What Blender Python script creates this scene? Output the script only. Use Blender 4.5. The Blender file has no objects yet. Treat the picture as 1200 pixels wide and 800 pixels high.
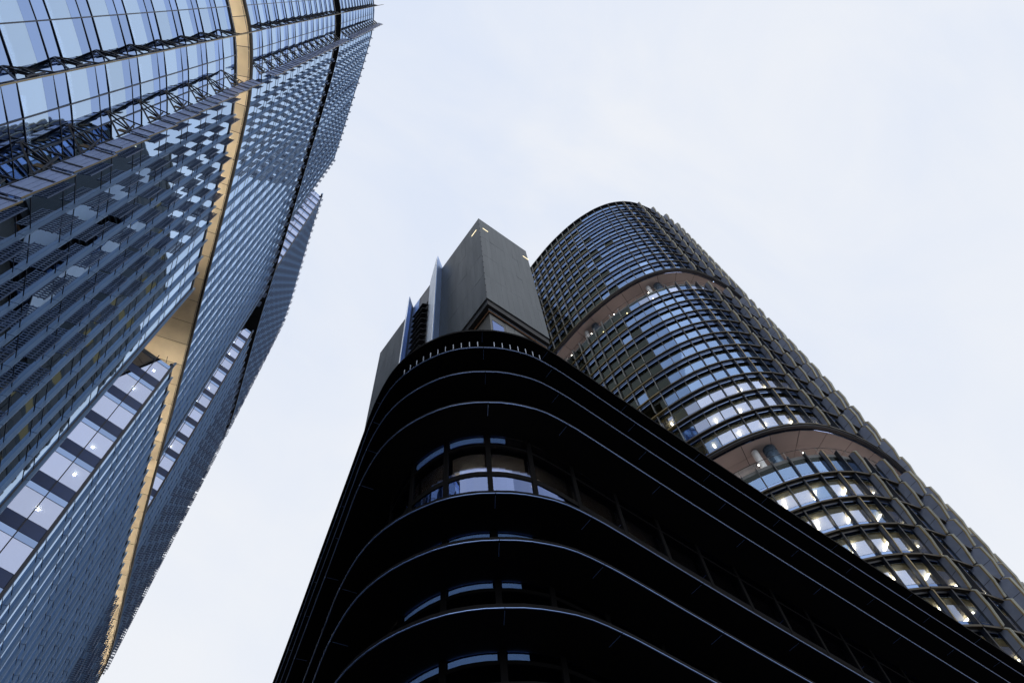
import bpy, math, random
import numpy as np
from mathutils import Matrix, Vector

random.seed(7)
rng = np.random.default_rng(7)
S = bpy.context.scene
COL = S.collection

# ------------------------------------------------------------------ camera
FPX, CX, CY, WPX = 850.0, 600.0, 400.0, 1200.0
ZEN = np.array([532.5 - CX, -12.0 - CY, FPX])
zz = ZEN / np.linalg.norm(ZEN)
yy = np.array([0, 0, 1.0]) - zz[2] * zz
yy /= np.linalg.norm(yy)
xx = np.cross(yy, zz)
AX = np.array([(xx + yy) / 2 ** .5, (yy - xx) / 2 ** .5, zz])   # world axes seen from the camera
RIGHT, DOWN, FWD = AX[:, 0], AX[:, 1], AX[:, 2]
EYE = np.array([0, 0, 1.6])
cam_data = bpy.data.cameras.new('camera')
cam = bpy.data.objects.new('camera', cam_data)
COL.objects.link(cam)
cam_data.sensor_width = 36.0
cam_data.lens = 36.0 * FPX / WPX
cam_data.clip_start, cam_data.clip_end = 0.1, 6000
M = Matrix.Identity(4)
for i in range(3):
    M[i][0], M[i][1], M[i][2], M[i][3] = RIGHT[i], -DOWN[i], -FWD[i], EYE[i]
cam.matrix_world = M
S.camera = cam

# ------------------------------------------------------------------ world, sun, exposure
S.view_settings.view_transform = 'Standard'
S.view_settings.look = 'None'
S.view_settings.exposure = 0.0
S.view_settings.gamma = 1.0
SUN_EL, SUN_AZ = math.radians(38), math.radians(215)
W = bpy.data.worlds.new('World')
S.world = W
W.use_nodes = True
wn, wl = W.node_tree.nodes, W.node_tree.links
wn.clear()
out = wn.new('ShaderNodeOutputWorld')
bg_sky = wn.new('ShaderNodeBackground')
bg_cloud = wn.new('ShaderNodeBackground')
mix = wn.new('ShaderNodeMixShader')
sky = wn.new('ShaderNodeTexSky')
sky.sky_type = 'NISHITA'
sky.sun_disc = False
sky.sun_elevation, sky.sun_rotation = SUN_EL, SUN_AZ
bg_sky.inputs[1].default_value = 0.08
wl.new(sky.outputs[0], bg_sky.inputs[0])
tc = wn.new('ShaderNodeTexCoord')
mp = wn.new('ShaderNodeMapping')
mp.inputs['Scale'].default_value = (1.0, 1.4, 1.0)
wl.new(tc.outputs['Generated'], mp.inputs[0])
nz = wn.new('ShaderNodeTexNoise')
nz.inputs['Scale'].default_value = 2.6
nz.inputs['Detail'].default_value = 6
nz.inputs['Roughness'].default_value = 0.55
nz.inputs['Distortion'].default_value = 0.5
wl.new(mp.outputs[0], nz.inputs['Vector'])
cr = wn.new('ShaderNodeValToRGB')
cr.color_ramp.elements[0].position, cr.color_ramp.elements[0].color = 0.36, (0.775, 0.85, 1.0, 1)
cr.color_ramp.elements[1].position, cr.color_ramp.elements[1].color = 0.66, (0.91, 0.94, 1.0, 1)
wl.new(nz.outputs[0], cr.inputs[0])
sx = wn.new('ShaderNodeSeparateXYZ')
wl.new(tc.outputs['Generated'], sx.inputs[0])
mrz = wn.new('ShaderNodeMapRange')
mrz.inputs['From Min'].default_value, mrz.inputs['From Max'].default_value = 0.55, 1.0
mrz.inputs['To Min'].default_value, mrz.inputs['To Max'].default_value = 0.75, 0.0
wl.new(sx.outputs['Z'], mrz.inputs[0])
mxc = wn.new('ShaderNodeMixRGB')
mxc.inputs[2].default_value = (0.93, 0.955, 1.0, 1)
wl.new(mrz.outputs[0], mxc.inputs[0])
wl.new(cr.outputs[0], mxc.inputs[1])
wl.new(mxc.outputs[0], bg_cloud.inputs[0])
bg_cloud.inputs[1].default_value = 1.0
mix.inputs[0].default_value = 0.93
wl.new(bg_sky.outputs[0], mix.inputs[1])
wl.new(bg_cloud.outputs[0], mix.inputs[2])
wl.new(mix.outputs[0], out.inputs[0])

sun_d = bpy.data.lights.new('sun', 'SUN')
sun_d.energy = 0.5
sun_d.angle = math.radians(55)
sun_d.color = (1.0, 0.96, 0.9)
sun_o = bpy.data.objects.new('sun', sun_d)
COL.objects.link(sun_o)
sd = Vector((math.sin(SUN_AZ) * math.cos(SUN_EL), math.cos(SUN_AZ) * math.cos(SUN_EL), math.sin(SUN_EL)))
sun_o.rotation_euler = (-sd).to_track_quat('-Z', 'Y').to_euler()
sun_o.location = (0, 0, 300)

S.render.engine = 'CYCLES'
S.cycles.use_denoising = True
S.cycles.max_bounces = 10
S.cycles.transparent_max_bounces = 16
S.cycles.caustics_reflective = False
S.cycles.caustics_refractive = False
S.cycles.sample_clamp_indirect = 6.0

# ------------------------------------------------------------------ materials
def new_mat(name):
    m = bpy.data.materials.new(name)
    m.use_nodes = True
    m.node_tree.nodes.clear()
    n, l = m.node_tree.nodes, m.node_tree.links
    o = n.new('ShaderNodeOutputMaterial')
    return m, n, l, o

def paint(name, col, rough=0.5, metal=0.0, var=0.15, scale=1.5, bump=0.0, stretch=(1, 1, 1), spec=0.4):
    """painted or coated surface with soft wear and piece-to-piece variation"""
    m, n, l, o = new_mat(name)
    b = n.new('ShaderNodeBsdfPrincipled')
    t = n.new('ShaderNodeTexCoord')
    mpn = n.new('ShaderNodeMapping')
    mpn.inputs['Scale'].default_value = stretch
    g = n.new('ShaderNodeNewGeometry')
    l.new(g.outputs['Position'], mpn.inputs[0])
    z = n.new('ShaderNodeTexNoise')
    z.inputs['Scale'].default_value = scale
    z.inputs['Detail'].default_value = 5
    l.new(mpn.outputs[0], z.inputs['Vector'])
    info = n.new('ShaderNodeObjectInfo')
    a = n.new('ShaderNodeMath'); a.operation = 'ADD'
    l.new(z.outputs[0], a.inputs[0])
    rnd = n.new('ShaderNodeMath'); rnd.operation = 'MULTIPLY_ADD'
    rnd.inputs[1].default_value, rnd.inputs[2].default_value = 0.5, -0.25
    l.new(info.outputs['Random'], rnd.inputs[0])
    l.new(rnd.outputs[0], a.inputs[1])
    r = n.new('ShaderNodeMapRange')
    r.inputs['From Min'].default_value, r.inputs['From Max'].default_value = 0.2, 0.8
    r.inputs['To Min'].default_value, r.inputs['To Max'].default_value = 1 - var, 1 + var
    l.new(a.outputs[0], r.inputs[0])
    h = n.new('ShaderNodeHueSaturation')
    h.inputs['Color'].default_value = (*col, 1)
    l.new(r.outputs[0], h.inputs['Value'])
    l.new(h.outputs[0], b.inputs['Base Color'])
    rr = n.new('ShaderNodeMapRange')
    rr.inputs['To Min'].default_value, rr.inputs['To Max'].default_value = max(0.02, rough - 0.1), min(1, rough + 0.1)
    l.new(z.outputs[0], rr.inputs[0])
    l.new(rr.outputs[0], b.inputs['Roughness'])
    b.inputs['Metallic'].default_value = metal
    b.inputs['Specular IOR Level'].default_value = spec
    if bump:
        bp = n.new('ShaderNodeBump')
        bp.inputs['Strength'].default_value = bump
        bp.inputs['Distance'].default_value = 0.02
        l.new(z.outputs[0], bp.inputs['Height'])
        l.new(bp.outputs[0], b.inputs['Normal'])
    l.new(b.outputs[0], o.inputs[0])
    return m

def glass(name, tint, trans, f0=0.2, power=3.0, rough=0.015, fmax=0.95, wob=0.008, var=0.16):
    """coated facade glass: mirror reflection that grows towards grazing, see-through behind"""
    m, n, l, o = new_mat(name)
    gl = n.new('ShaderNodeBsdfGlossy')
    gl.inputs['Roughness'].default_value = rough
    tr = n.new('ShaderNodeBsdfTransparent')
    tr.inputs[0].default_value = (*trans, 1)
    info = n.new('ShaderNodeObjectInfo')
    r = n.new('ShaderNodeMapRange')
    r.inputs['To Min'].default_value, r.inputs['To Max'].default_value = 1 - var, 1.0
    l.new(info.outputs['Random'], r.inputs[0])
    h = n.new('ShaderNodeHueSaturation')
    h.inputs['Color'].default_value = (*tint, 1)
    l.new(r.outputs[0], h.inputs['Value'])
    l.new(h.outputs[0], gl.inputs[0])
    lw = n.new('ShaderNodeLayerWeight')
    lw.inputs[0].default_value = 0.5
    p = n.new('ShaderNodeMath'); p.operation = 'POWER'
    p.inputs[1].default_value = power
    l.new(lw.outputs['Facing'], p.inputs[0])
    mr = n.new('ShaderNodeMapRange')
    mr.inputs['To Min'].default_value, mr.inputs['To Max'].default_value = f0, fmax
    l.new(p.outputs[0], mr.inputs[0])
    g = n.new('ShaderNodeNewGeometry')
    z = n.new('ShaderNodeTexNoise')
    z.inputs['Scale'].default_value = 0.55
    z.inputs['Detail'].default_value = 1
    l.new(g.outputs['Position'], z.inputs['Vector'])
    bp = n.new('ShaderNodeBump')
    bp.inputs['Strength'].default_value = wob
    bp.inputs['Distance'].default_value = 0.25
    l.new(z.outputs[0], bp.inputs['Height'])
    l.new(bp.outputs[0], gl.inputs['Normal'])
    mx = n.new('ShaderNodeMixShader')
    l.new(mr.outputs[0], mx.inputs[0])
    l.new(tr.outputs[0], mx.inputs[1])
    l.new(gl.outputs[0], mx.inputs[2])
    l.new(mx.outputs[0], o.inputs[0])
    return m

def emit_mat(name, col, strength):
    m, n, l, o = new_mat(name)
    e = n.new('ShaderNodeEmission')
    e.inputs[0].default_value = (*col, 1)
    e.inputs[1].default_value = strength
    l.new(e.outputs[0], o.inputs[0])
    return m

MAT = dict(
    ground=paint('pale_stone_paving', (.17, .17, .17), .8, var=.25, scale=.3, bump=.2),
    black=paint('black_coated_metal', (.012, .012, .014), .55, var=.3, scale=.8, spec=.25),
    black_soffit=paint('black_soffit_board', (.006, .006, .007), .8, var=.3, scale=.6, spec=.06),
    edge=paint('pale_blue_edge_metal', (.22, .34, .66), .35, metal=.6, var=.2, scale=1.2),
    post=paint('white_post_paint', (.40, .46, .58), .4),
    fin=paint('blue_grey_fin_metal', (.21, .33, .54), .42, metal=.2, var=.12, scale=.7),
    web=paint('dark_teal_spandrel', (.010, .026, .036), .4, var=.2, spec=.12),
    slat=paint('dark_slat_metal', (.07, .115, .23), .4, metal=.2, var=.2),
    panel=paint('pale_shade_panel', (.30, .39, .66), .35, metal=.2, var=.12),
    bracket=paint('black_bracket_steel', (.012, .016, .028), .45),
    plate=paint('bronze_bracket_plate', (.16, .11, .05), .5),
    transom=paint('dark_blue_transom', (.012, .025, .055), .4),
    spandrel_l=glass('blue_spandrel_glass', (.45, .62, .98), (.03, .06, .14), f0=.58, power=1.6, fmax=.97),
    spandrel_f=glass('field_spandrel_glass', (.59, .765, 1.0), (.04, .07, .14), f0=.62, power=1.6, fmax=.97),
    header_l=glass('mid_blue_header_glass', (.44, .61, .98), (.2, .26, .36), f0=.55, power=1.6, fmax=.95),
    glass_l=glass('pale_blue_vision_glass', (.60, .775, 1.0), (.42, .5, .6), f0=.62, power=1.6, fmax=.97),
    glass_n=glass('clear_slot_glass', (.70, .77, 1.0), (.6, .65, .7), f0=.62, power=1.5, fmax=.97),
    spandrel_n=paint('navy_spandrel_panel', (.030, .065, .20), .5, var=.15),
    navy=paint('navy_window_frame', (.010, .016, .04), .4),
    soffit_gold=paint('warm_timber_soffit', (.62, .54, .42), .5, var=.22, scale=.5, stretch=(1, 1, 1)),
    soffit_dark=paint('charcoal_soffit', (.022, .024, .03), .6),
    soffit_brown=paint('taupe_soffit', (.42, .36, .35), .6, var=.1, scale=.3),
    interior=paint('office_ceiling', (.50, .46, .36), .8, var=.1),
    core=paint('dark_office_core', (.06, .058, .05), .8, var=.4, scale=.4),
    roof=paint('grey_roof', (.15, .16, .17), .8),
    glass_r=glass('blue_office_glass', (.36, .54, .90), (.60, .62, .6), f0=.28, power=2.2, fmax=.9),
    glass_lit=glass('clear_lit_glass', (.58, .68, .95), (.75, .74, .68), f0=.30, power=2.0, fmax=.9),
    glass_o=glass('olive_tinted_glass', (.30, .36, .36), (.5, .48, .36), f0=.06, power=3.0, fmax=.45),
    glass_h=glass('dark_head_glass', (.30, .36, .40), (.62, .62, .58), f0=.03, power=3.5, fmax=.6),  # low reflection stands in for the dark ceiling at the window head
    strip_r=glass('striped_spandrel_glass', (.40, .58, 1.0), (.04, .06, .12), f0=.40, power=1.8, fmax=.9),
    dark_r=paint('near_black_mullion', (.010, .013, .022), .45),
    shelf=paint('bronze_sunshade_shelf', (.042, .031, .016), .45, var=.2),
    shelf_lit=paint('gold_lit_sunshade_shelf', (.20, .145, .05), .45, var=.25),  # gold light on the left-flank shelves, put into the colour
    blade=paint('slate_sunshade_panel', (.17, .205, .30), .42, metal=.1, var=.15),
    gold=paint('gold_trim', (.25, .20, .105), .45, metal=.2, var=.15),
    mesh=paint('pale_perforated_mesh', (.55, .58, .55), .6),
    thinfin=paint('grey_fin_edge', (.24, .25, .25), .45, metal=.2),
    box=paint('charcoal_cladding', (.074, .090, .104), .5, metal=.1, var=.06, scale=.35, stretch=(3, 3, .3)),
    boxseam=paint('cladding_joint', (.30, .36, .46), .5),
    boxline=paint('cladding_vertical_joint', (.045, .052, .06), .6),
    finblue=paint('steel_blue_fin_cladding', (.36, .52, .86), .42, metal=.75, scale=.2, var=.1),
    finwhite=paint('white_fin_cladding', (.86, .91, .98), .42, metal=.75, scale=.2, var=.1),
    louvre=paint('black_louvre_metal', (.035, .038, .048), .5),
    boxwall=paint('grey_wall_panel', (.16, .17, .18), .6, var=.1),
    rust=paint('copper_soffit_strip', (.28, .16, .10), .5),
    pane_b=glass('smoked_black_building_glass', (.42, .55, .98), (.42, .40, .38), f0=.16, power=2.0, fmax=.9),
    blind=paint('taupe_roller_blind', (.32, .32, .31), .8, var=.2, scale=.8),
    steel=paint('blue_grey_column_steel', (.10, .16, .24), .28, metal=.5),
    white=paint('white_duct', (.75, .78, .82), .4),
    lamp_w=emit_mat('warm_white_lamp', (1.0, .94, .80), 20.0),
    olive_lit=emit_mat('dim_lit_window', (1.0, .82, .45), .13),
    dark_pane=paint('dark_window_glass', (.006, .012, .016), .22, var=.4, spec=.12),
    lamp_n=emit_mat('white_downlight', (1.0, .97, .90), 60.0),
    reflection_glow=emit_mat('cool_reflection_glow', (.92, .95, 1.0), 3.2),
    uplight=emit_mat('amber_uplight', (1.0, .84, .62), 24.0),
    soffit_fill=emit_mat('added_soffit_fill', (1.0, .80, .72), 4.0),
    sill=emit_mat('warm_sill_light', (1.0, .95, .88), 150.0),
    sill_dim=emit_mat('dim_sill_light', (1.0, .92, .80), 28.0),
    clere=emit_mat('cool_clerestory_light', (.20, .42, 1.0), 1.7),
    streak=emit_mat('parapet_lamp', (1.0, .85, .55), 2.2),
)

# ------------------------------------------------------------------ geometry helpers
CUBE_V = np.array([[x, y, z] for x in (-.5, .5) for y in (-.5, .5) for z in (-.5, .5)])
CUBE_F = [(0, 1, 3, 2), (4, 6, 7, 5), (0, 4, 5, 1), (2, 3, 7, 6), (0, 2, 6, 4), (1, 5, 7, 3)]

class Tpl:
    """a shape shared by all pieces of a kind (one mesh per material)"""
    def __init__(self, verts, faces, mat, name):
        self.v = np.asarray(verts, float); self.f = [tuple(f) for f in faces]
        self.mat = mat; self.name = name; self._me = None
    def mesh(self):
        if self._me is None:
            me = bpy.data.meshes.new(self.name)
            me.from_pydata(self.v.tolist(), [], self.f)
            me.materials.append(MAT[self.mat]); me.update()
            self._me = me
        return self._me

_cubes = {}
def cube(mat):
    if mat not in _cubes:
        _cubes[mat] = Tpl(CUBE_V, CUBE_F, mat, mat + '_block')
    return _cubes[mat]

def boxes(specs):
    """verts, faces of several boxes given as (x0,x1,y0,y1,z0,z1)"""
    V, F = [], []
    for (x0, x1, y0, y1, z0, z1) in specs:
        b = len(V)
        for x in (x0, x1):
            for y in (y0, y1):
                for z in (z0, z1):
                    V.append((x, y, z))
        F += [tuple(i + b for i in f) for f in CUBE_F]
    return V, F

def bars(segs, w):
    """verts, faces of square bars between pairs of points"""
    V, F = [], []
    for a, b_ in segs:
        a, b_ = np.array(a, float), np.array(b_, float)
        d = b_ - a; d /= np.linalg.norm(d)
        s = np.cross(d, [0, 1, 0]) if abs(d[1]) < .9 else np.cross(d, [1, 0, 0])
        s /= np.linalg.norm(s); t = np.cross(d, s)
        k = len(V)
        for P in (a, b_):
            for i, j in ((-1, -1), (1, -1), (1, 1), (-1, 1)):
                V.append(tuple(P + s * i * w / 2 + t * j * w / 2))
        F += [(k, k + 1, k + 5, k + 4), (k + 1, k + 2, k + 6, k + 5), (k + 2, k + 3, k + 7, k + 6), (k + 3, k, k + 4, k + 7),
              (k + 3, k + 2, k + 1, k), (k + 4, k + 5, k + 6, k + 7)]
    return V, F

def project(P):
    d = np.asarray(P) - EYE
    x, y, z = d @ RIGHT, d @ DOWN, d @ FWD
    z = np.where(z < .1, np.nan, z)
    return np.stack([CX + FPX * x / z, CY + FPX * y / z], -1)

def frame(p, n, z=0.0):
    """matrix: local x = outward normal, y = along the wall, z = up"""
    T = np.eye(4)
    T[:3, 0] = (n[0], n[1], 0); T[:3, 1] = (-n[1], n[0], 0); T[:3, 2] = (0, 0, 1)
    T[:3, 3] = (p[0], p[1], z)
    return T

def scaled(T, s, off=(0, 0, 0), tilt=0.0):
    A = np.eye(4)
    A[0, 0], A[1, 1], A[2, 2] = s
    A[:3, 3] = off
    if tilt:
        a, b = rng.normal(0, tilt, 2)
        R = np.eye(4); R[0, 1], R[1, 0] = -a, a; R[0, 2], R[2, 0] = b, -b
        R[:3, :3] = np.linalg.qr(R[:3, :3])[0] * np.sign(np.diag(np.linalg.qr(R[:3, :3])[1]))
        O = np.eye(4); O[:3, 3] = off
        A2 = np.diag([s[0], s[1], s[2], 1.0])
        A = O @ R @ A2
    return T @ A

def bm_obj(name, V, F, mat, parent=None, smooth=False):
    me = bpy.data.meshes.new(name)
    me.from_pydata([tuple(v) for v in V], [], F)
    me.materials.append(MAT[mat]); me.update()
    if smooth:
        me.polygons.foreach_set('use_smooth', [True] * len(me.polygons))
    o = bpy.data.objects.new(name, me); COL.objects.link(o)
    if parent is not None:
        o.parent = parent
    return o

def thing(name, label, cat):
    o = bpy.data.objects.new(name, None); COL.objects.link(o)
    o['label'] = label; o['category'] = cat
    return o

KINDS = {}
def add(parent, name, tpl, T, subs=(), hidden=None):
    """collect one piece; subs = ((name, template, matrix in the piece's own frame), ...)"""
    KINDS.setdefault((parent.name, name), dict(parent=parent, items=[], hidden=hidden))['items'].append((tpl, T, subs))

def bake(name, parts, parent):
    """pieces past the limit, joined into one part"""
    by = {}
    for tpl, T in parts:
        by.setdefault(tpl.mat, []).append((tpl, T))
    mats = list(by)
    V, idx, start, mi = [], [], [], []
    nv = nl = 0
    for k, m in enumerate(mats):
        for tpl, T in by[m]:
            w = tpl.v @ T[:3, :3].T + T[:3, 3]
            V.append(w)
            for f in tpl.f:
                start.append(nl); idx.extend(i + nv for i in f); nl += len(f); mi.append(k)
            nv += len(w)
    V = np.concatenate(V)
    me = bpy.data.meshes.new(name)
    me.vertices.add(nv); me.vertices.foreach_set('co', V.ravel())
    me.loops.add(nl); me.loops.foreach_set('vertex_index', idx)
    me.polygons.add(len(start)); me.polygons.foreach_set('loop_start', start)
    for m in mats:
        me.materials.append(MAT[m])
    me.polygons.foreach_set('material_index', mi)
    me.update(calc_edges=True); me.validate()
    me.polygons.foreach_set('use_smooth', [False] * len(me.polygons))
    o = bpy.data.objects.new(name, me); COL.objects.link(o)
    o.parent = parent; o['kind'] = 'stuff'
    return o

def flush(limit=300, min_px=5.0):
    for (pn, name), K in KINDS.items():
        rank = []
        for i, (tpl, T, subs) in enumerate(K['items']):
            w = tpl.v @ T[:3, :3].T + T[:3, 3]
            px = project(w)
            size = 0.0
            if not np.isnan(px).any():
                lo, hi = px.min(0), px.max(0)
                c = (lo + hi) / 2
                lo2, hi2 = np.maximum(lo, 0), np.minimum(hi, (1200, 800))
                if (hi2 > lo2).all() and not (K['hidden'] and K['hidden'](c)):
                    size = float((hi2 - lo2).max())
            rank.append((size, i))
        rank.sort(reverse=True)
        solo = {i for s, i in rank[:limit] if s >= min_px}
        if len(rank) <= 12 and not solo:
            solo = {i for s, i in rank}
        rest, rest_sub = [], {}
        for i, (tpl, T, subs) in enumerate(K['items']):
            if i in solo:
                o = bpy.data.objects.new(name, tpl.mesh()); COL.objects.link(o)
                o.parent = K['parent']; o.matrix_basis = Matrix(T.tolist())
                for sn, st, sT in subs:
                    c = bpy.data.objects.new(sn, st.mesh()); COL.objects.link(c)
                    c.parent = o; c.matrix_basis = Matrix(sT.tolist())
            else:
                rest.append((tpl, T))
                for sn, st, sT in subs:
                    rest_sub.setdefault(sn, []).append((st, T @ sT))
        if rest:
            r = bake(name, rest, K['parent'])
            for sn, L in rest_sub.items():
                bake(sn, L, r)
    KINDS.clear()

class Path:
    """smooth plan curve with arc length"""
    def __init__(self, pts, sub=24):
        P = np.array(pts, float); out_ = []
        E = np.vstack([2 * P[0] - P[1], P, 2 * P[-1] - P[-2]])
        for i in range(1, len(E) - 2):
            p0, p1, p2, p3 = E[i - 1:i + 3]
            for t in np.linspace(0, 1, sub, endpoint=False):
                out_.append(.5 * (2 * p1 + (p2 - p0) * t + (2 * p0 - 5 * p1 + 4 * p2 - p3) * t * t + (3 * p1 - p0 - 3 * p2 + p3) * t ** 3))
        out_.append(P[-1])
        self.p = np.array(out_)
        d = np.linalg.norm(np.diff(self.p, axis=0), axis=1)
        self.s = np.concatenate([[0], np.cumsum(d)])
        self.L = self.s[-1]
    def at(self, s, off=0.0):
        q = np.array([np.interp(s, self.s, self.p[:, k]) for k in (0, 1)])
        a = np.array([np.interp(min(s + .25, self.L), self.s, self.p[:, k]) for k in (0, 1)])
        b = np.array([np.interp(max(s - .25, 0), self.s, self.p[:, k]) for k in (0, 1)])
        t = (a - b) / np.linalg.norm(a - b)
        n = np.array([t[1], -t[0]])
        return q + off * n, n
    def near(self, pt):
        return self.s[np.argmin(((self.p - np.array(pt)) ** 2).sum(1))]

def sweep(path, s0, s1, o0, o1, z0, z1, step=1.0, bow=None):
    """box swept along the path between offsets o0 (outer) and o1"""
    n = max(1, int(math.ceil((s1 - s0) / step)))
    V, F = [], []
    for i in range(n + 1):
        s = s0 + (s1 - s0) * i / n
        for o_, z in ((o0, z0), (o0, z1), (o1, z1), (o1, z0)):
            q, _ = path.at(s, o_)
            V.append((q[0], q[1], z))
    for i in range(n):
        a = 4 * i
        for j in range(4):
            F.append((a + j, a + (j + 1) % 4, a + 4 + (j + 1) % 4, a + 4 + j))
    F += [(0, 3, 2, 1), (4 * n, 4 * n + 1, 4 * n + 2, 4 * n + 3)]
    return V, F

def prism(pts, z0, z1):
    n = len(pts)
    V = [(p[0], p[1], z0) for p in pts] + [(p[0], p[1], z1) for p in pts]
    F = [tuple(range(n))[::-1], tuple(range(n, 2 * n))]
    F += [(i, (i + 1) % n, n + (i + 1) % n, n + i) for i in range(n)]
    return V, F

def piece(parent, name, V, F, mat, hidden=None):
    add(parent, name, Tpl(V, F, mat, name), np.eye(4), hidden=hidden)

def tube(parent, name, a, b, r, mat, seg=20):
    a, b = np.array(a, float), np.array(b, float)
    d = b - a; d /= np.linalg.norm(d)
    s = np.cross(d, [0, 1, 0.3]); s /= np.linalg.norm(s); t = np.cross(d, s)
    V, F = [], []
    for P in (a, b):
        for k in range(seg):
            w = 2 * math.pi * k / seg
            V.append(P + r * (math.cos(w) * s + math.sin(w) * t))
    F = [(k, (k + 1) % seg, seg + (k + 1) % seg, seg + k) for k in range(seg)]
    F += [tuple(range(seg))[::-1], tuple(range(seg, 2 * seg))]
    return bm_obj(name, V, F, mat, parent)

Z0 = 1.6            # heights below are measured from the eye

# ------------------------------------------------------------------ ground
g = bm_obj('ground', [(-2500, -2500, 0), (2500, -2500, 0), (2500, 2500, 0), (-2500, 2500, 0)], [(0, 1, 2, 3)], 'ground')
g['kind'] = 'structure'

# ================================================================== LEFT TOWER
LT = thing('office_tower', 'tall curved glass tower with vertical blue fins and a glowing warm band, on the left', 'skyscraper')
lip = Path([(-46, 22), (-43, 12), (-37, 4.5), (-29, 1.5), (-22.5, 3.2), (-17.2, 7.4), (-13.6, 11.1), (-12.0, 13.0), (-10.9, 14.9), (-9.95, 16.9), (-9.2, 18.9),
            (-7.35, 25.6), (-4.9, 35.4), (-1.15, 50.5), (2.1, 64.2), (5.3, 76.5), (7.4, 84.5), (8.4, 89.5), (8.6, 94), (7.4, 99), (3.5, 103.5), (-4, 106), (-14, 106), (-26, 100), (-36, 86), (-43, 64), (-46.5, 42), (-46, 22)])
sF1 = lip.near((-12.0, 13.0))
sF2 = sF1 + 2.95
stations = [sF2 + 1.7 + 1.67 * k for k in range(52)]
s_end = stations[-1]
GL = -0.21                                        # glass line behind the fin tips
def v_of(s):
    return lip.at(s)[0][1]

SEC = [  # z0, z1, floors, notch v0, v1, first slatted range
    dict(z0=-Z0, z1=64.0, n=16, nv=(35.2, 42.5)),
    dict(z0=68.6, z1=118.4, n=13, nv=(57.9, 65.4)),
    dict(z0=122.9, z1=175.0, n=13, nv=(46.6, 55.2)),
]
# slatted blade: horizontal slats between two rails
def slat_tpl(nsl, h, d0, d1):
    sp = [(d0, d0 + .05, -.03, .03, -h / 2, h / 2), (d1 - .05, d1, -.03, .03, -h / 2, h / 2), ((d0 + d1) / 2 - .02, (d0 + d1) / 2 + .02, -.025, .025, -h / 2, h / 2)]
    for k in range(nsl):
        z = -h / 2 + h * (k + .5) / nsl
        th = h / nsl * .36
        sp.append((d0 + .05, d1 - .05, -.022, .022, z - th / 2, z + th / 2))
    V, F = boxes(sp)
    return Tpl(V, F, 'slat', 'slatted_blade')
SLAT_NEAR = slat_tpl(11, 2.5, .22, .80)
SLAT_FAR = slat_tpl(5, 2.0, .20, .66)
V, F = bars([((-.02, -.62, .0), (1.22, 0, 1.5)), ((-.02, -.62, 0), (1.22, 0, -1.5)), ((-.02, -.62, 0), (1.22, 0, 0)), ((1.2, .0, 1.6), (1.2, .0, -1.6)),
             ((.5, -.38, .5), (1.22, 0, .1)), ((.5, -.38, -.5), (1.22, 0, -.1)), ((-.02, -.62, -.3), (-.02, -.62, .3)), ((1.0, -.1, 1.0), (1.3, -.1, -1.0))], .068)
TRUSS = Tpl(V, F, 'bracket', 'truss_bracket')
V, F = prism([(.75, -.02), (1.2, -.02), (1.2, .02), (.75, .02)], -.62, -.18)
PLATE = Tpl(V, F, 'plate', 'bracket_plate')
def lean(V, F, mat, name):
    # each storey panel leans out at its head, so the outer edge steps from floor to floor
    V = [(x + .17 * (z + .5) * (x > 1.25), y, z) for x, y, z in V]
    return Tpl(V, F, mat, name)
SHADE = lean(*boxes([(1.26, 1.32, -.045, .045, -.5, .5), (1.33, 1.60, -.025, .025, -.492, .492), (1.625, 1.86, -.025, .025, -.492, .492), (1.885, 2.10, -.025, .025, -.492, .492)]), 'panel', 'shade_panel')
SHADE_EDGE = lean(*boxes([(2.101, 2.13, -.03, .03, -.5, .5)]), 'gold', 'shade_edge')
SHADE_RAILS = [lean(*boxes([(1.2, 2.06, -.06, -.03, z_, z_ + .03)]), 'bracket', 'shade_rail') for z_ in (-.30, .10, .42)]

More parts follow.
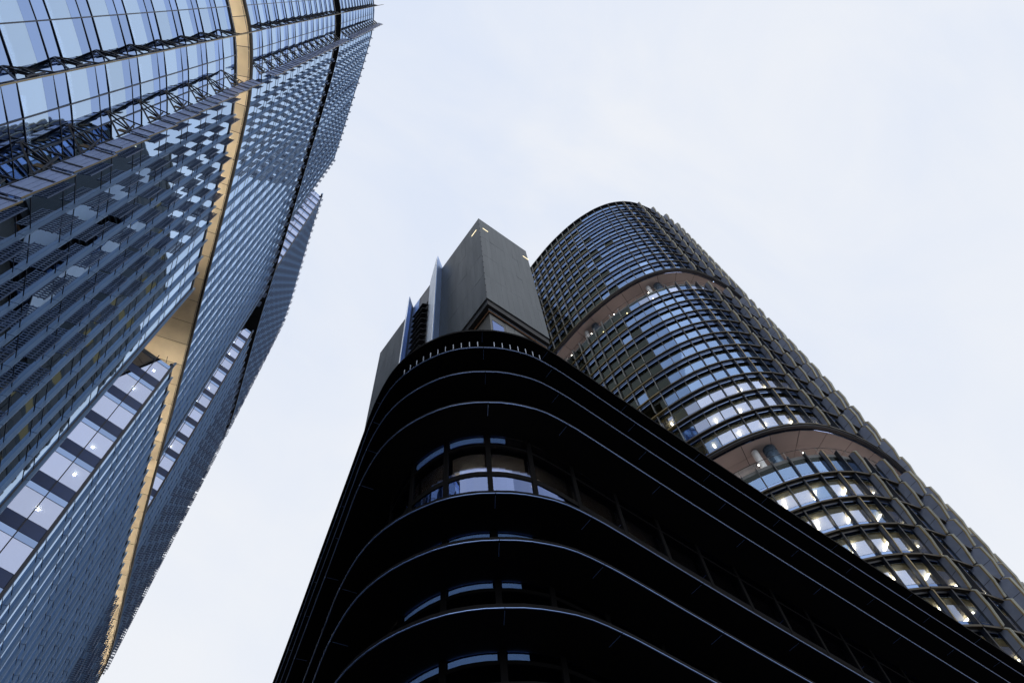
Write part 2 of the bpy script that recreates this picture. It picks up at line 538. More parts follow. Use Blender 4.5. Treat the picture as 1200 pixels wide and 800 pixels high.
soff_in = 9.0
for si, sec in enumerate(SEC):
    z0, z1 = Z0 + sec['z0'], Z0 + sec['z1']
    fh = (z1 - z0) / sec['n']
    va, vb = sec['nv']
    big = [sF1 - 9.5, sF1 - 4.6, sF1, sF2]
    mull = [sF1 - 12, sF1 - 7.0, sF1 - 2.1, sF1 + 1.5]
    allst = sorted(big + mull + stations)
    runA = [s for s in allst if v_of(s) <= va or s < sF2 + 5]
    runB = [s for s in stations if v_of(s) >= vb]
    for ri, run in enumerate((runA, runB)):
        # floor slabs edges, transoms
        for fl in range(sec['n'] + 1):
            zf = z0 + fl * fh
            for dz in ((.80, -.38) if fl < sec['n'] else (-.38,)):
                if fl == 0 and dz < 0:
                    continue
                V, F = sweep(lip, run[0], run[-1], GL + .035, GL - .10, zf + dz - .02, zf + dz + .02, step=1.67)
                piece(LT, 'transom', V, F, 'transom')
        for a, b in zip(run[:-1], run[1:]):
            pa, _ = lip.at(a, GL); pb, _ = lip.at(b, GL)
            c = (pa + pb) / 2; t = (pb - pa); w = np.linalg.norm(t); t /= w
            n = np.array([t[1], -t[0]])
            for fl in range(sec['n']):
                zf = z0 + fl * fh
                T = frame(c, n)
                hd = .95 if a < sF2 + 1 else 0.0
                add(LT, 'window', cube('glass_l'), scaled(T, (.03, w - (.06 if hd else .03), fh - 1.24 - hd), (0, 0, zf + .83 + (fh - 1.24 - hd) / 2), .0030 if hd else .0012))
                if hd:
                    add(LT, 'window_header', cube('header_l'), scaled(T, (.03, w - .06, hd - .01), (-.004, 0, zf + fh - .41 - hd / 2 + .005), .002))
                add(LT, 'spandrel', cube('spandrel_l' if a < sF2 + 1 else 'spandrel_f'), scaled(T, (.03, w - .06, 1.19), (-.02 if hd else .001, 0, zf + .21), .0018 if hd else .0012))
        for s in run:
            p, n = lip.at(s, GL)
            if s in (sF1, sF2):
                n = np.array((.70, -.714)) if s == sF1 else np.array((.95, -.312))
            T = frame(p, n)
            # mullion
            add(LT, 'mullion', cube('transom'), scaled(T, (.14, .06, z1 - z0), (-.02, 0, (z0 + z1) / 2)))
            if s in mull:
                continue
            if s in big:
                for fl in range(sec['n']):
                    zf = z0 + fl * fh
                    add(LT, 'truss_bracket', TRUSS, scaled(T, (1, 1, 1), (0, 0, zf + .2)), subs=(('bracket_plate', PLATE, np.eye(4)),))
                    Ts = scaled(T, (1, 1, fh - .22), (0, 0, zf + fh / 2))
                    add(LT, 'shade_panel', SHADE, Ts, subs=(('shade_edge', SHADE_EDGE, np.eye(4)), *[('shade_rail', r_, np.eye(4)) for r_ in SHADE_RAILS]))
                continue
            zt = z1 + .7
            # blade in floor lengths
            for fl in range(sec['n']):
                za = z0 + fl * fh + .02; zb = z0 + (fl + 1) * fh - .02 + (.7 if fl == sec['n'] - 1 else 0)
                add(LT, 'fin', cube('fin'), scaled(T, (.20, .07, zb - za), (.115, 0, (za + zb) / 2)))
            k = stations.index(s) if s in stations else -1
            slat = (si == 0 and k <= 6) or (si == 1 and v_of(s) <= va) or \
                   (si == 2 and ((v_of(s) <= va and k % 9 != 8) or v_of(s) >= vb)) or k >= 34
            if slat:
                for fl in range(sec['n']):
                    zf = z0 + fl * fh
                    if si == 1 and k < 34 and fl < min(11, 1.5 * (k - 5)):
                        continue
                    add(LT, 'slatted_blade', SLAT_NEAR if si == 0 else SLAT_FAR, scaled(T, (1, 1, 1), (0, 0, zf + fh * .5 + (.25 if k % 2 else -.25))))
    # notch: a slot cut into the plan, its far wall glazed and facing the camera
    pA, nA = lip.at(runA[-1], GL); pB, nB = lip.at(runB[0], GL)
    out_pt = lip.at(runB[0], -.05)[0]
    din = np.array([-.9887, -.15])
    inn = out_pt + din * 9.0
    nn = np.array([.15, -.9887])                     # faces -v
    W1 = 3.1
    for fl in range(sec['n']):
        zf = z0 + fl * fh
        for j, (d0, d1) in enumerate(((.22, 1.62), (1.70, 3.20), (3.28, 4.8), (4.88, 6.4))):
            c = out_pt + din * (d0 + d1) / 2
            T = frame(c, nn)
            add(LT, 'slot_window', cube('glass_n'), scaled(T, (.03, d1 - d0, fh - 1.25), (0, 0, zf + .85 + (fh - 1.25) / 2), .001))
            add(LT, 'slot_header', cube('spandrel_l'), scaled(T, (.03, d1 - d0, .55), (.03, 0, zf + fh - .40 - .275), .001))
            add(LT, 'slot_spandrel', cube('spandrel_n'), scaled(T, (.04, d1 - d0, 1.15), (-.01, 0, zf + .25)))
        lampc = out_pt + din * rng.uniform(.8, 1.9) - nn * rng.uniform(1.2, 2.0)
        if (fl + si) % 4 != 1:
            add(LT, 'downlight', cube('lamp_n'), scaled(frame(lampc, nn), (.22, .22, .06), (0, 0, zf + fh - .50)))
    for d_ in (.1, 1.66, 3.24, 4.84):
        c = out_pt + din * d_
        add(LT, 'slot_mullion', cube('navy'), scaled(frame(c, nn), (.12, .07 if d_ > .2 else .2, z1 - z0 - .02), (.03, 0, (z0 + z1) / 2)))
    # inner walls of the slot
    for a, b in ((pA, pA + din * 9.0), (pA + din * 9.0, inn)):
        t = b - a; L = np.linalg.norm(t); t /= L
        n = np.array([t[1], -t[0]])
        add(LT, 'slot_wall', cube('navy'), scaled(frame((a + b) / 2 - n * .1, n), (.2, L, z1 - z0), (0, 0, (z0 + z1) / 2)))
    # floor slabs: office plate with the slot cut out, slightly behind the glass
    plan = []
    for s in np.arange(runA[0], runA[-1], 1.5):
        plan.append(lip.at(s, GL - .2)[0])
    plan += [lip.at(runA[-1], GL - .2)[0], pA + din * 9.3, inn - nn * .3, out_pt - nn * .3 + din * .9]
    for s in np.arange(runB[0] + .4, lip.L - .5, 2.0):
        plan.append(lip.at(s, GL - .2)[0])
    for s in np.arange(0.5, runA[0], 2.0):
        plan.append(lip.at(s, GL - .2)[0])
    for fl in range(sec['n'] + 1):
        zf = z0 + fl * fh
        V, F = prism(plan, zf - .35 if fl else zf - .04, zf - .02 if fl == sec['n'] else zf + .05)
        o = bm_obj('floor_slab', V, F, 'interior' if fl < sec['n'] else 'roof', LT)
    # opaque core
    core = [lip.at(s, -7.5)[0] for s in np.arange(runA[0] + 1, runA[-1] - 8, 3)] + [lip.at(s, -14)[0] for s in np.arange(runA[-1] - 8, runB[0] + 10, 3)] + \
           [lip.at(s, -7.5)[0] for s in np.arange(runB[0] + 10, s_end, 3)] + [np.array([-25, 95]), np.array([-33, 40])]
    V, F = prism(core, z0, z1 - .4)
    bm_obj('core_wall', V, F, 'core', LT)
    # plain glazed rear, floor by floor
    for fl in range(sec['n']):
        zf = z0 + fl * fh
        for (a, b) in ((runB[-1], lip.L - .01), (0.0, runA[0])):
            V, F = sweep(lip, a, b, GL, GL - .06, zf + .83, zf + fh - .41, 2.2)
            piece(LT, 'rear_window_band', V, F, 'glass_l')
            V, F = sweep(lip, a, b, GL, GL - .06, zf - .41, zf + .83, 2.2)
            piece(LT, 'rear_spandrel_band', V, F, 'spandrel_l')
    # head edge of the section
    if si < 2:
        for run in (runA, runB):
            V, F = sweep(lip, run[0], run[-1], GL + .05, GL - .25, z1 - .02, z1 + .35, 1.67)
            piece(LT, 'head_rail', V, F, 'navy')

# soffits, lips and recessed floors between the sections
for zi, (hl, hs, mat, lamp) in enumerate(((64.0, 68.25, 'soffit_gold', 'uplight'), (118.4, 122.5, 'soffit_dark', None))):
    zs = Z0 + hs
    SOF = bpy.data.objects.new('soffit', bpy.data.meshes.new('soffit')); COL.objects.link(SOF); SOF.parent = LT
    V, F = sweep(lip, sF1 - 14, s_end, -.1, -15, zs + .06, zs + .30, 1.67)
    me = bpy.data.meshes.new('soffit'); me.from_pydata([tuple(v) for v in V], [], F); me.materials.append(MAT['navy']); SOF.data = me
    ss = np.arange(sF1 - 13.8, s_end, 2.5)
    for a, b in zip(ss[:-1], ss[1:]):
        for o0, o1 in ((-.13, -4.4), (-4.43, -9.0)):
            V, F = sweep(lip, a + .03, b - .03, o0, o1, zs, zs + .05, 1.3)
            piece(SOF, 'soffit_panel', V, F, mat)
    V, F = sweep(lip, sF1 - 14, s_end, .08, -.12, zs - .10, zs + .33, 1.2)
    bm_obj('lip_fascia', V, F, 'black', LT)
    # recessed glass wall behind the terrace
    V, F = sweep(lip, sF1 - 14, s_end, -11.0, -11.2, Z0 + hl, zs, 1.67)
    bm_obj('recess_wall', V, F, 'core' if lamp is None else 'soffit_gold', LT)
    if lamp:
        V, F = sweep(lip, sF1 - 14, lip.near((-5.4, 33.5)), -1.9, -2.15, Z0 + hl + .5, Z0 + hl + .62, 2)
        bm_obj('uplight', V, F, lamp, LT)
        V, F = sweep(lip, lip.near((-2.9, 43.6)), s_end, -1.9, -2.15, Z0 + hl + .5, Z0 + hl + .62, 2)
        bm_obj('uplight', V, F, lamp, LT)
        V, F = sweep(lip, lip.near((-3.2, 42.5)), lip.near((1.7, 64.5)), -1.0, -1.04, Z0 + hl + .95, Z0 + hl + 1.0, 2)
        bm_obj('handrail', V, F, 'navy', LT)
for a, b in ((sF1 - 14, lip.near((-2.2, 46.4))), (lip.near((0, 55.4)), s_end)):
    V, F = sweep(lip, a, b, GL + .1, GL - .3, Z0 + 175.0, Z0 + 175.9, 1.67)
    bm_obj('parapet', V, F, 'fin', LT)

# reflection streaks, added as glowing strips behind the big panes at the near corner
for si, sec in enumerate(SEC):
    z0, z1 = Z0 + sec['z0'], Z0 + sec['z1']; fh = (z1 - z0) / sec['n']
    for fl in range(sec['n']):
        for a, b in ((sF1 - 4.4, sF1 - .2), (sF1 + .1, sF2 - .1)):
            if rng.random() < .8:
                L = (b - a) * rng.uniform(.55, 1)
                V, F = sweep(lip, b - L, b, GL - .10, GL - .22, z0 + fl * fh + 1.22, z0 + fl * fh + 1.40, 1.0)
                piece(LT, 'reflection_strip', V, F, 'reflection_glow')
for (k, si, fl) in ((4, 0, 11), (3, 0, 14), (-1, 0, 13), (-1, 0, 14), (6, 0, 9), (2, 0, 12), (5, 0, 13)):
    s = sF1 + .9 if k < 0 else stations[k] + .8
    p, n = lip.at(s, GL - 1.3)
    fh = (SEC[0]['z1'] - SEC[0]['z0']) / 16
    add(LT, 'ceiling_lamp', cube('lamp_w'), scaled(frame(p, n), (.25, .35, .06), (0, 0, fl * fh + fh - .42)))
flush()

# ================================================================== RIGHT TOWER
RT = thing('office_tower', 'tall round-cornered dark glass tower with scale-like sunshades and lit office floors, behind the black building', 'skyscraper')
rl = Path([(47.7, 39.0), (47.7, 37.4), (47.72, 34.5), (47.85, 31.0), (48.3, 27.3), (49.0, 23.8), (50.0, 20.6), (51.5, 17.3), (53.8, 14.2), (57.0, 11.85), (61.0, 10.6), (65.0, 10.1), (70.0, 10.25),
           (76.0, 11.4), (84.0, 13.7), (92.0, 17.8), (99, 22.5), (103, 29), (104, 39.0)])
RG = -0.35
NST = 44
rst = [0.1 + 1.75 * k for k in range(NST)]
RH = 160.0
RSEC = [dict(z0=-Z0, z1=60.9, n=16), dict(z0=65.9, z1=110.0, n=11), dict(z0=115.7, z1=160.0, n=11)]

def rhid(c):
    x, y = c
    if x > 640 and y > 424.4 + .6546 * (x - 640): return True
    if x < 616 + .27 * (y - 295): return True
    return False

def sstep(a, b, x):
    t = min(1.0, max(0.0, (x - a) / (b - a))); return t * t * (3 - 2 * t)

_blades = {}
def blade_tpl(depth, h):
    """one-storey sunshade: a lens-shaped blade with a rounded top corner, its gold rim and a pale mesh return"""
    key = (round(depth, 1), round(h, 2))
    if key in _blades:
        return _blades[key]
    d, n = key[0], 9
    zs = np.interp(np.arange(n), [0, 3, 5, 7, 8], [-h / 2 + .08, -h * .03, h * .2, h * .40, h / 2 - .06])
    prof = []
    for z in zs:
        u = (z + h / 2) / h                       # 0 bottom .. 1 top
        k = min(1.0, .74 + .55 * u) * (1 - max(0, (u - .90) / .10) * .42)
        prof.append(max(.12, d * k))
    def strip(f0, f1, y0, y1):
        V, F = [], []
        for z, p in zip(zs, prof):
            a, b = f0(p), f1(p)
            V += [(a, y0, z), (b, y0, z), (b, y1, z), (a, y1, z)]
        for i in range(n - 1):
            q = 4 * i
            for j in range(4):
                F.append((q + j, q + (j + 1) % 4, q + 4 + (j + 1) % 4, q + 4 + j))
        F += [(0, 3, 2, 1), (4 * n - 4, 4 * n - 3, 4 * n - 2, 4 * n - 1)]
        return V, F
    rim = min(.13, d * .18)
    V, F = strip(lambda p: .02, lambda p: p - rim, -.035, .035)
    B = Tpl(V, F, 'blade', 'sunshade_blade')
    V, F = strip(lambda p: p - rim + .004, lambda p: p, -.05, .05)
    R = Tpl(V, F, 'gold' if d > .55 else 'dark_r', 'sunshade_trim')
    V, F = strip(lambda p: p - rim * .6, lambda p: p + rim * 1.1, .055, .075)
    Q = Tpl(V, F, 'mesh', 'mesh_return')
    V, F = boxes([(.06, prof[4] * .92, -.045, -.037, -.02, .02)])
    J = Tpl(V, F, 'dark_r', 'sunshade_joint')
    _blades[key] = (B, R, Q, J)
    return _blades[key]

LIT = {0: {14, 13, 12, 11, 10, 9, 8}, 1: {0, 1, 2, 10}, 2: set()}
for si, sec in enumerate(RSEC):
    z0, z1 = Z0 + sec['z0'], Z0 + sec['z1']
    fh = (z1 - z0) / sec['n']
    STRIPE = None
    for i in range(NST - 1):
        a, b = rst[i], rst[i + 1]
        pa, _ = rl.at(a, RG); pb, _ = rl.at(b, RG)
        c = (pa + pb) / 2; t = pb - pa; w = np.linalg.norm(t); t /= w
        n = np.array([t[1], -t[0]])
        T = frame(c, n)
        for fl in range(sec['n']):
            zf = z0 + fl * fh
            add(RT, 'window', cube('glass_o' if rng.random() < 1 - sstep(11, 20, a) else ('glass_lit' if fl in LIT[si] and rng.random() < .85 else 'glass_r')), scaled(T, (.03, w - .05, fh - 2.32), (0, 0, zf + .92 + (fh - 2.32) / 2), .003), hidden=rhid)
            add(RT, 'head_window', cube('glass_h'), scaled(T, (.03, w - .05, .74), (-.03, 0, zf + fh - .99), .001), hidden=rhid)
            for zz0, zz1 in ((-.56, -.16), (.14, .46), (.52, .86)):
                add(RT, 'spandrel_strip', cube('strip_r'), scaled(T, (.05, w - .05, zz1 - zz0), (.0, 0, zf + (zz0 + zz1) / 2)), hidden=rhid)
            add(RT, 'spandrel_back', cube('dark_r'), scaled(T, (.04, w, 1.44), (-.06, 0, zf + .17)), hidden=rhid)
            add(RT, 'sunshade_shelf', cube('shelf_lit' if a < 15 else 'shelf'), scaled(T, (.34, w + .01, .20), (.40, 0, zf - .05)), hidden=rhid)
    for i in range(NST):
        s = rst[i]
        p, n = rl.at(s, RG)
        T = frame(p, n)
        q = sstep(20, 42, s)
        dep = .34 + .90 * q
        big = (i % 2 == 0)
        add(RT, 'mullion', cube('dark_r'), scaled(T, (.20, .09, z1 - z0), (.03, 0, (z0 + z1) / 2)), hidden=rhid)
        for fl in range(sec['n']):
            zf = z0 + (fl + .5) * fh - .02
            if s < 17:
                add(RT, 'fin', cube('thinfin'), scaled(T, (.30, .06, fh * .80), (.42, 0, zf + .1)), hidden=rhid)
            elif not big and s > 25:
                add(RT, 'deep_mullion', cube('dark_r'), scaled(T, (.34, .11, fh - .1), (.30, 0, zf)), hidden=rhid)
            else:
                dd = dep if big else min(dep, .62 - .3 * sstep(26, 40, s))
                if (not big) and s > 34:
                    dd = .3
                B, R, Q, J = blade_tpl(dd, fh)
                subs = [('sunshade_trim', R, np.eye(4))]
                if dd > .7:
                    subs += [('mesh_return', Q, np.eye(4)), ('sunshade_joint', J, np.eye(4))]
                Tb = scaled(T, (1, 1, 1), (.06, 0, zf))
                add(RT, 'sunshade_blade', B, Tb, subs=tuple(subs), hidden=rhid)
    # floor slabs and interior
    plan = [rl.at(s, RG - .18)[0] for s in np.arange(0, rl.L, 1.0)]
    for fl in range(sec['n'] + 1):
        zf = z0 + fl * fh
        V, F = prism(plan, zf - .50 if fl else zf - .012, zf + .02)
        bm_obj('floor_slab', V, F, 'interior' if fl < sec['n'] else 'roof', RT)
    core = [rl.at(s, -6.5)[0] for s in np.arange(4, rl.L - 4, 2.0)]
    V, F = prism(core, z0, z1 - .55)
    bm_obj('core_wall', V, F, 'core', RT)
    V, F = boxes([(47.9, 104, 38.9, 39.1, z0, z1)])
    bm_obj('rear_wall', V, F, 'strip_r', RT)
    # lit floors
    lit = LIT[si]
    for fl in lit:
        zc = z0 + (fl + 1) * fh - .50
        for i in range(1, NST - 1):
            if (i + fl) % 2 == 0 and not (si == 1 and fl == 10):
                if rng.random() < .12: continue
                p, n = rl.at((rst[i] + rst[i + 1]) / 2, RG - 1.5)
                add(RT, 'ceiling_lamp', cube('lamp_w'), scaled(frame(p, n), (1.15 if si == 0 else .6, .24, .06), (0, 0, zc - .26)), hidden=rhid)
            elif si == 1 and fl == 10 and i % 3 == 0 and i < 20:
                p, n = rl.at((rst[i] + rst[i + 1]) / 2, RG - 1.2)
                add(RT, 'ceiling_lamp', cube('lamp_w'), scaled(frame(p, n), (.3, .2, .05), (0, 0, zc - .03)), hidden=rhid)

for bi, (hl, hs) in enumerate(((60.9, 65.6), (110.0, 115.4))):
    zs = Z0 + hs
    SOF = bm_obj('soffit', *sweep(rl, .1, rl.L - .1, -.1, -9, zs + .06, zs + .28, 1.5), 'dark_r', RT)
    ss = np.arange(.1, rl.L - 3, 3.5)
    for a, b in zip(ss[:-1], ss[1:]):
        for o0, o1 in ((-.30, -2.6), (-2.63, -5.0), (-5.03, -8.0)):
            V, F = sweep(rl, a + .04, b - .04, o0, o1, zs, zs + .05, 1.75)
            piece(SOF, 'soffit_panel', V, F, 'soffit_brown', hidden=rhid)
    V, F = sweep(rl, .05, rl.L - .05, .12, -.28, zs - .10, zs + .32, 1.2)
    bm_obj('lip_fascia', V, F, 'dark_r', RT)
    V, F = sweep(rl, .1, rl.L - .1, -7.6, -7.8, Z0 + hl, zs, 1.75)
    bm_obj('recess_wall', V, F, 'core', RT)
    V, F = sweep(rl, .3, rl.L - 3, -1.9, -2.3, Z0 + hl + .3, Z0 + hl + .42, 2)
    bm_obj('uplight', V, F, 'soffit_fill', RT)  # added glow strip, only there to brighten the soffit
    # terrace rail, small globe lamps, columns and duct
    V, F = sweep(rl, .1, rl.L - .1, RG - .02, RG - .06, Z0 + hl + .95, Z0 + hl + 1.0, 1.0)
    bm_obj('handrail', V, F, 'dark_r', RT)
    for i in range(0, NST):
        p, n = rl.at(rst[i], RG - .04)
        add(RT, 'rail_post', cube('thinfin'), scaled(frame(p, n), (.04, .04, 1.0), (0, 0, Z0 + hl + .5)), hidden=rhid)
    for sc_ in (rl.near((52.6, 15.7)), rl.near((70, 11)), rl.near((48.0, 29))):
        p, n = rl.at(sc_, -2.5)
        tube(RT, 'column', (p[0], p[1], Z0 + hl), (p[0], p[1], zs + .02), .75, 'steel', 24)
        p2, n2 = rl.at(sc_ - 1.9, -2.0)
        tube(RT, 'duct', (p2[0], p2[1], Z0 + hl + .2), (p2[0], p2[1], zs - .3), .40, 'white', 18)
    s_c = rl.near((52.6, 15.7))
    V, F = sweep(rl, s_c - 11, s_c - 2, -3.6, -4.3, zs - .75, zs - .15, 1.0)
    bm_obj('cable_tray', V, F, 'white', RT)
    for i in (2, 5, 8, 12, 15, 21):
        p, n = rl.at(rst[i] + .6, -1.0)
        add(RT, 'terrace_lamp', cube('lamp_w'), scaled(frame(p, n), (.10, .10, .08), (0, 0, Z0 + hl + 1.15)), hidden=rhid)
V, F = sweep(rl, .05, rl.L - .05, .05, -.6, Z0 + RH + .02, Z0 + RH + .28, 1.2)
bm_obj('parapet', V, F, 'dark_r', RT)
flush()

# ================================================================== BLACK BUILDING
BB = thing('low_building', 'low black rounded-corner building ringed by deep black ledges with thin bright edges', 'building')
be = Path([(30.0, 98.0), (18.8, 55.0), (15.6, 43.0), (13.4, 34.7), (12.3, 30.6), (11.45, 27.3), (11.1, 24.3), (11.5, 21.9), (12.5, 19.8), (13.6, 18.5), (14.72, 17.64), (15.85, 16.97),
           (17.3, 16.42), (18.3, 16.2), (19.85, 16.1), (22.0, 16.1), (34.0, 16.35), (60, 16.6), (88, 16.75)])
sTL, sSEAM, sTR = be.near((11.45, 27.3)), be.near((14.72, 17.64)), be.near((19.85, 16.1))
IN = -2.45
ledges = [49.2, 46.35, 42.7, 38.7, 29.7, 26.2, 22.1, 18.3, 14.5, 10.7, 6.9, 3.3]
rims = [sTL - 37, sTL - 24.6, sTL - 16.4, sTL - 8.2, sTL, sSEAM, sTR, sTR + 8.2, sTR + 16.4, sTR + 24.6, sTR + 34, sTR + 45, sTR + 56, sTR + 67.0]
for li, h in enumerate(ledges):
    z = Z0 + h
    LG = bm_obj('ledge', *sweep(be, rims[0], rims[-1], -.04, IN - 2.2, z + .012, z + .30, 1.0), 'black_soffit', BB)
    for a, b in zip(rims[:-1], rims[1:]):
        V, F = sweep(be, a + .02, b - .02, .02, -.038, z - .006, z + .026 if li else z + .02, .8)
        piece(LG, 'edge_trim', V, F, 'edge' if li else 'black')
    for s in rims[1:-1]:
        p, n = be.at(s, -.55)
        add(LG, 'soffit_joint', cube('edge'), scaled(frame(p, n), (.8, .03, .02), (0, 0, z - .002)))
# glass walls between ledges
for hi, (ht, hb) in enumerate(zip(ledges[:-1], ledges[1:])):
    zt, zb = Z0 + ht, Z0 + hb + .30
    stp = 3.9
    ks = np.arange(-9, 20)
    tall = (ht - hb) > 6
    for k in ks:
        a, b = sSEAM + k * stp * .98, sSEAM + (k + 1) * stp * .98
        if a < rims[0] or b > rims[-1]: continue
        if tall:
            rows = ((zb + .02, zb + 4.44, 'pane_b'), (zb + 4.9, zb + 7.5, 'pane_b'), (zb + 7.65, zt - .05, 'pane_b'))
        else:
            rows = ((zb + .02, zt - .75, 'pane_b'), (zt - .52, zt - .05, 'pane_b'))
        for r0, r1, m in rows:
            V, F = sweep(be, a + .16, b - .16, IN, IN - .03, r0, r1, .65)
            piece(BB, 'window', V, F, m)
        if tall or rng.random() < .5:
            V, F = sweep(be, a + .2, b - .2, IN - .55, IN - .57, zb + 4.86 if tall else zb + .5, zb + 7.5 if tall else zt - .75, .65)
            piece(BB, 'roller_blind', V, F, 'blind')
            if tall and -3 <= k <= 3:
                V, F = sweep(be, a + .1, b - .1, IN - .11, IN - .42, zb + 4.50, zb + 4.56, 1.0)
                piece(BB, 'sill_shield', V, F, 'black_soffit')  # added shield, hides the sill light from below
                V, F = sweep(be, a + .3, b - .3, IN - .12, IN - .30, zb + 4.60, zb + 4.68, 1.0)
                piece(BB, 'sill_light', V, F, 'sill' if k in (-1, 0) else 'sill_dim')
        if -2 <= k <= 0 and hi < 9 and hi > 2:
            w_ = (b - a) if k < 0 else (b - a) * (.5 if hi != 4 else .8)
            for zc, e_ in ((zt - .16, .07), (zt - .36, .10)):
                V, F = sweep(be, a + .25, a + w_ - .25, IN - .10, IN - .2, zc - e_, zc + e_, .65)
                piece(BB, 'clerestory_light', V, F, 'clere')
        p, n = be.at(a, IN)
        add(BB, 'mullion', cube('black_soffit'), scaled(frame(p, n), (.16, .30, zt - zb), (.0, 0, (zt + zb) / 2)))
    for r, hw in (((4.67, .20), (7.57, .07)) if tall else ((zt - zb - .63, .1),)):
        V, F = sweep(be, rims[0], rims[-1], IN + .05, IN - .1, zb + r - hw, zb + r + hw, .8)
        piece(BB, 'transom', V, F, 'black_soffit')
# dark interior, floor plates
BACK = [np.array([86, 21.5]), np.array([72, 26]), np.array([60, 62]), np.array([38, 90])]
inner = [be.at(s, IN - 4.6)[0] for s in np.arange(rims[0] + 1, rims[-1], 2.0)]
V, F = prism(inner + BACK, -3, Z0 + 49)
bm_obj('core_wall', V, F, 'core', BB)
V, F = prism([be.at(s, IN - .2)[0] for s in np.arange(rims[0] + 1, rims[-1], 2.0)] + BACK, Z0 + 49.25, Z0 + 49.45)
bm_obj('roof', V, F, 'roof', BB)
# white balusters on the ledge below the top
z = Z0 + 46.35
for s in np.arange(sSEAM - 6.4, sSEAM + 4.6, .60):
    if abs(s - sSEAM) < .3: continue
    p, n = be.at(s, -.10)
    add(BB, 'baluster', cube('post'), scaled(frame(p, n), (.04, .05, .80), (0, 0, z + .72)))
# a lit lamp behind the glass
p, n = be.at(sSEAM - 7.6, IN - .6)
add(BB, 'ceiling_lamp', cube('lamp_w'), scaled(frame(p, n), (.2, .2, .35), (0, 0, Z0 + 25.6)))
flush()

# ================================================================== PLANT TOWER
PT = thing('service_tower', 'plain charcoal clad box tower with pale steel-blue fins rising above the black building', 'tower')
bx0, bx1, by0, by1 = 24.2, 34.7, 27.5, 59.8
zb, zt = Z0 + 88.4, Z0 + 125.0
nrow = 5
rows = np.linspace(zb, zt, nrow + 1)
rows = [zb, zb + 8.9, zb + 17.8, zb + 26.7, zt]
def clad(p0, p1, n, rr, w=1.0):
    L = np.linalg.norm(np.subtract(p1, p0)); k = max(1, round(L / w))
    t = np.subtract(p1, p0) / L
    for z0_, z1_ in zip(rr[:-1], rr[1:]):
        for i in range(k):
            c = np.array(p0) + t * L * (i + .5) / k
            add(PT, 'cladding_panel', cube('box'), scaled(frame(c, n), (.10, L / k - .012, z1_ - z0_ - .05), (0, 0, (z0_ + z1_) / 2), .0015))
        c = (np.array(p0) + np.array(p1)) / 2
        if n[1] == 0: continue
        add(PT, 'cladding_joint', cube('boxseam'), scaled(frame(c, n), (.07, L, .05), (0, 0, z1_ - .001)))
V, F = boxes([(bx0 + .06, bx1 - .06, by0 + .06, by1 - .06, zb + .02, zt - .05)])
bm_obj('box_frame', V, F, 'boxline', PT)
clad((bx0, by0), (bx1, by0), (0, -1), rows)
clad((bx0, 38.9), (bx0, by0), (-1, 0), rows)
clad((bx0, by1), (bx0, 51.0), (-1, 0), rows)
V, F = boxes([(bx0 - .06, bx0 + .10, by0 - .06, by0 + .10, zb, zt + .25), (bx0 - .055, bx1, by0 - .055, by0 + .2, zt - .04, zt + .2), (bx0 - .055, bx0 + .2, by0 + .1, by1, zt - .04, zt + .2)])
bm_obj('corner_trim', V, F, 'box', PT)
for z_ in np.arange(zb + 2, zt - 1, 2.4):
    add(PT, 'fixing', cube('black'), scaled(frame((bx0 - .07, by0 - .07), (0, -1)), (.09, .12, .22), (0, 0, z_)))
# underside step and the recessed wall below
V, F = boxes([(bx0 + .12, bx1 - .1, by0 + .12, by1 - .1, zb - 1.5, zb)])
bm_obj('underside', V, F, 'black', PT)
V, F = boxes([(bx0 + .75, bx1 - .2, by0 + .70, by0 + .74, zb - 2.0, zb - 1.55), (bx0 + .75, bx0 + .79, by0 + .74, 38, zb - 2.0, zb - 1.55)])
bm_obj('copper_strip', V, F, 'rust', PT)
V, F = boxes([(bx0 + .60, bx1 - .2, by0 + .58, by0 + .66, zb - 1.72, zb - 1.60)])
bm_obj('light_strip', V, F, 'boxseam', PT)
V, F = boxes([(bx0 + 1.0, bx1 - .3, by0 + .95, by1 - .5, 0, zb - 1.55)])
bm_obj('lower_wall', V, F, 'boxwall', PT)
V, F = boxes([(bx0 + 1.3, bx0 + 3.1, by0 + .90, by0 + .94, zb - 7.5, zb - 3.6)])
wd = bm_obj('window', V, F, 'pane_b', PT)
for x in np.arange(bx0 + 3.6, bx1 - .5, 1.6):
    add(PT, 'lower_panel', cube('boxwall'), scaled(frame((x + .6, by0 + .93), (0, -1)), (.06, 1.52, 7.0), (0, 0, zb - 5.6)))
# fins: wedge-shaped pylons with a blue face and a white face
for (a, tip, b_, zf) in (((bx0 - .05, 38.95), (22.4, 37.7), (bx0 - .05, 42.75), zt + 1.3), ((bx0 - .05, 48.4), (22.4, 46.9), (bx0 - .05, 51.0), zt + .3)):
    P = [np.array(a), np.array(tip), np.array(b_)]
    FN = bm_obj('pylon_fin', *prism([P[0] + (.2, .1), P[1] + (.12, .1), P[2] + (.2, -.1)], zb - 1, zf - .05), 'navy', PT)
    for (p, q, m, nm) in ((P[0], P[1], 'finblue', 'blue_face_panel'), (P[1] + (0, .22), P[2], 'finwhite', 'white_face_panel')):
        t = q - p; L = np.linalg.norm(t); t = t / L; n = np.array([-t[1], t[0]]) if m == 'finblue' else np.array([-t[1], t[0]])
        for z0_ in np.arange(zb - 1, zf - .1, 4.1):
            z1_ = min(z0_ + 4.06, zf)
            add(FN, nm, cube(m), scaled(frame((p + q) / 2, n), (.06, L, z1_ - z0_), (0, 0, (z0_ + z1_) / 2)))
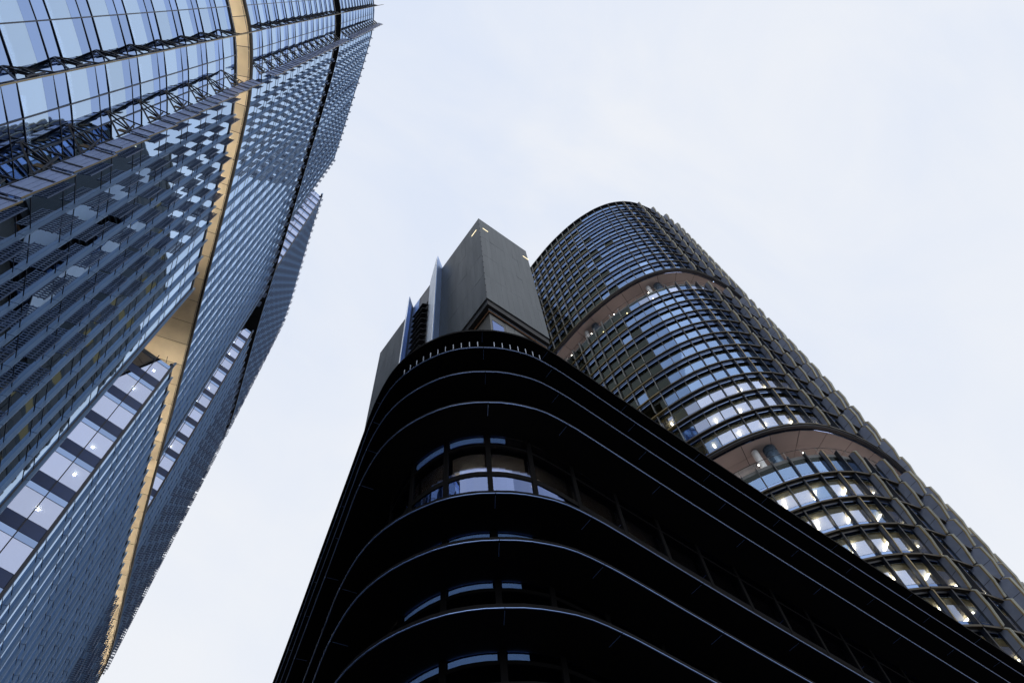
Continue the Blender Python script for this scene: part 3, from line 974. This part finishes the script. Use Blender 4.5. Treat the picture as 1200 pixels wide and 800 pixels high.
# louvred bay between the fins
V, F = boxes([(bx0 - .08, bx0 + .02, 46.2, 48.35, zb - 1, zt + .1)])
bm_obj('pale_pier', V, F, 'finblue', PT)
V, F = boxes([(bx0 - .02, bx0 + .05, 42.8, 46.2, zt - 7, zt + .05)])
bm_obj('head_panel', V, F, 'navy', PT)
for z_ in np.arange(zb - 1, zt - 7.2, 2.05):
    V, F = prism([(0, 0), (-1.15, -1.0), (-1.15, -.90), (0, .10)], 0, 1)
    V2 = [(bx0 + x, 42.85 + 3.3 * k, z_ + y) for x, y, k in V]
    piece(PT, 'louvre', V2, F, 'louvre')
# the office floors behind the core, higher than it and reflected in the tower across the street
wx0, wx1, wy0, wy1, wh = 36.2, 53.0, 45.5, 84.0, 172.0
hid = lambda c: True
nfl = 43
for fl in range(nfl):
    z_ = Z0 + fl * 4.0
    V, F = boxes([(wx0 + .3, wx1 - .3, wy0 + .3, wy1 - .3, z_ - .35, z_ + .05)])
    piece(PT, 'wing_floor', V, F, 'interior', hidden=hid)
    for k in range(12):
        y0_ = wy0 + (wy1 - wy0) * k / 12; wd_ = (wy1 - wy0) / 12
        T = frame((wx0, y0_ + wd_ / 2), (-1, 0))
        add(PT, 'wing_window', cube('olive_lit' if (k * 7 + fl * 5 + (fl // 3) * 3) % 11 < 2 else 'dark_pane'), scaled(T, (.05, wd_ - .15, 2.7), (0, 0, z_ + 2.2), .002), hidden=hid)
        add(PT, 'wing_spandrel', cube('web'), scaled(T, (.06, wd_ - .05, 1.2), (0, 0, z_ + .2)), hidden=hid)
    V, F = boxes([(wx0 + .02, wx1, wy0 - .03, wy0 + .03, z_ + .9, z_ + 3.5), (wx0 + .02, wx1, wy1 - .03, wy1 + .03, z_ + .9, z_ + 3.5), (wx1 - .03, wx1 + .03, wy0, wy1, z_ + .9, z_ + 3.5)])
    piece(PT, 'wing_window_band', V, F, 'dark_pane', hidden=hid)
    V, F = boxes([(42.2, wx1 - .2, wy1 + .05, 97.0, z_ + .9, z_ + 3.5)])
    piece(PT, 'wing_window_band', V, F, 'dark_pane', hidden=hid)
    V, F = boxes([(42.1, wx1 - .1, wy1 + .04, 97.1, z_ - .5, z_ + .9)])
    piece(PT, 'wing_spandrel_band', V, F, 'web', hidden=hid)
V, F = boxes([(wx0 + 6, wx1 - 3, wy0 + 4, wy1 - 4, 0, Z0 + wh - 1), (wx0 - .1, wx1 + .1, wy0 - .1, wy1 + .1, Z0 + wh - .4, Z0 + wh + .8)])
bm_obj('wing_core', V, F, 'core', PT)
# three small parapet lamps
for (x, y, dx, dy) in ((bx0 - .09, by0 + 1.5, .03, 1.4), (bx0 + 1.2, by0 - .09, 1.1, .03), (bx1 - .6, by0 - .09, 1.2, .03)):
    V, F = boxes([(x - dx / 2, x + dx / 2, y - dy / 2, y + dy / 2, zt - 4.6, zt - 4.35)])
    bm_obj('parapet_lamp', V, F, 'streak', PT)
flush()

# ------------------------------------------------------------------ stand every building on its own base; true distances about the eye
E4 = np.eye(4)
for o, base, k in ((LT, (-12, 55), 1.0), (RT, (75, 25), 1.15), (BB, (30, 30), .70), (PT, (29.5, 43.5), 1.0)):
    Sc = np.diag([k, k, k, 1.0]); Sc[:3, 3] = EYE * (1 - k)
    b4 = np.eye(4); b4[:2, 3] = np.array(base) * k
    o.location = (base[0] * k, base[1] * k, 0)
    inv = Matrix((np.linalg.inv(b4) @ Sc).tolist())
    for c in o.children:
        c.matrix_parent_inverse = inv
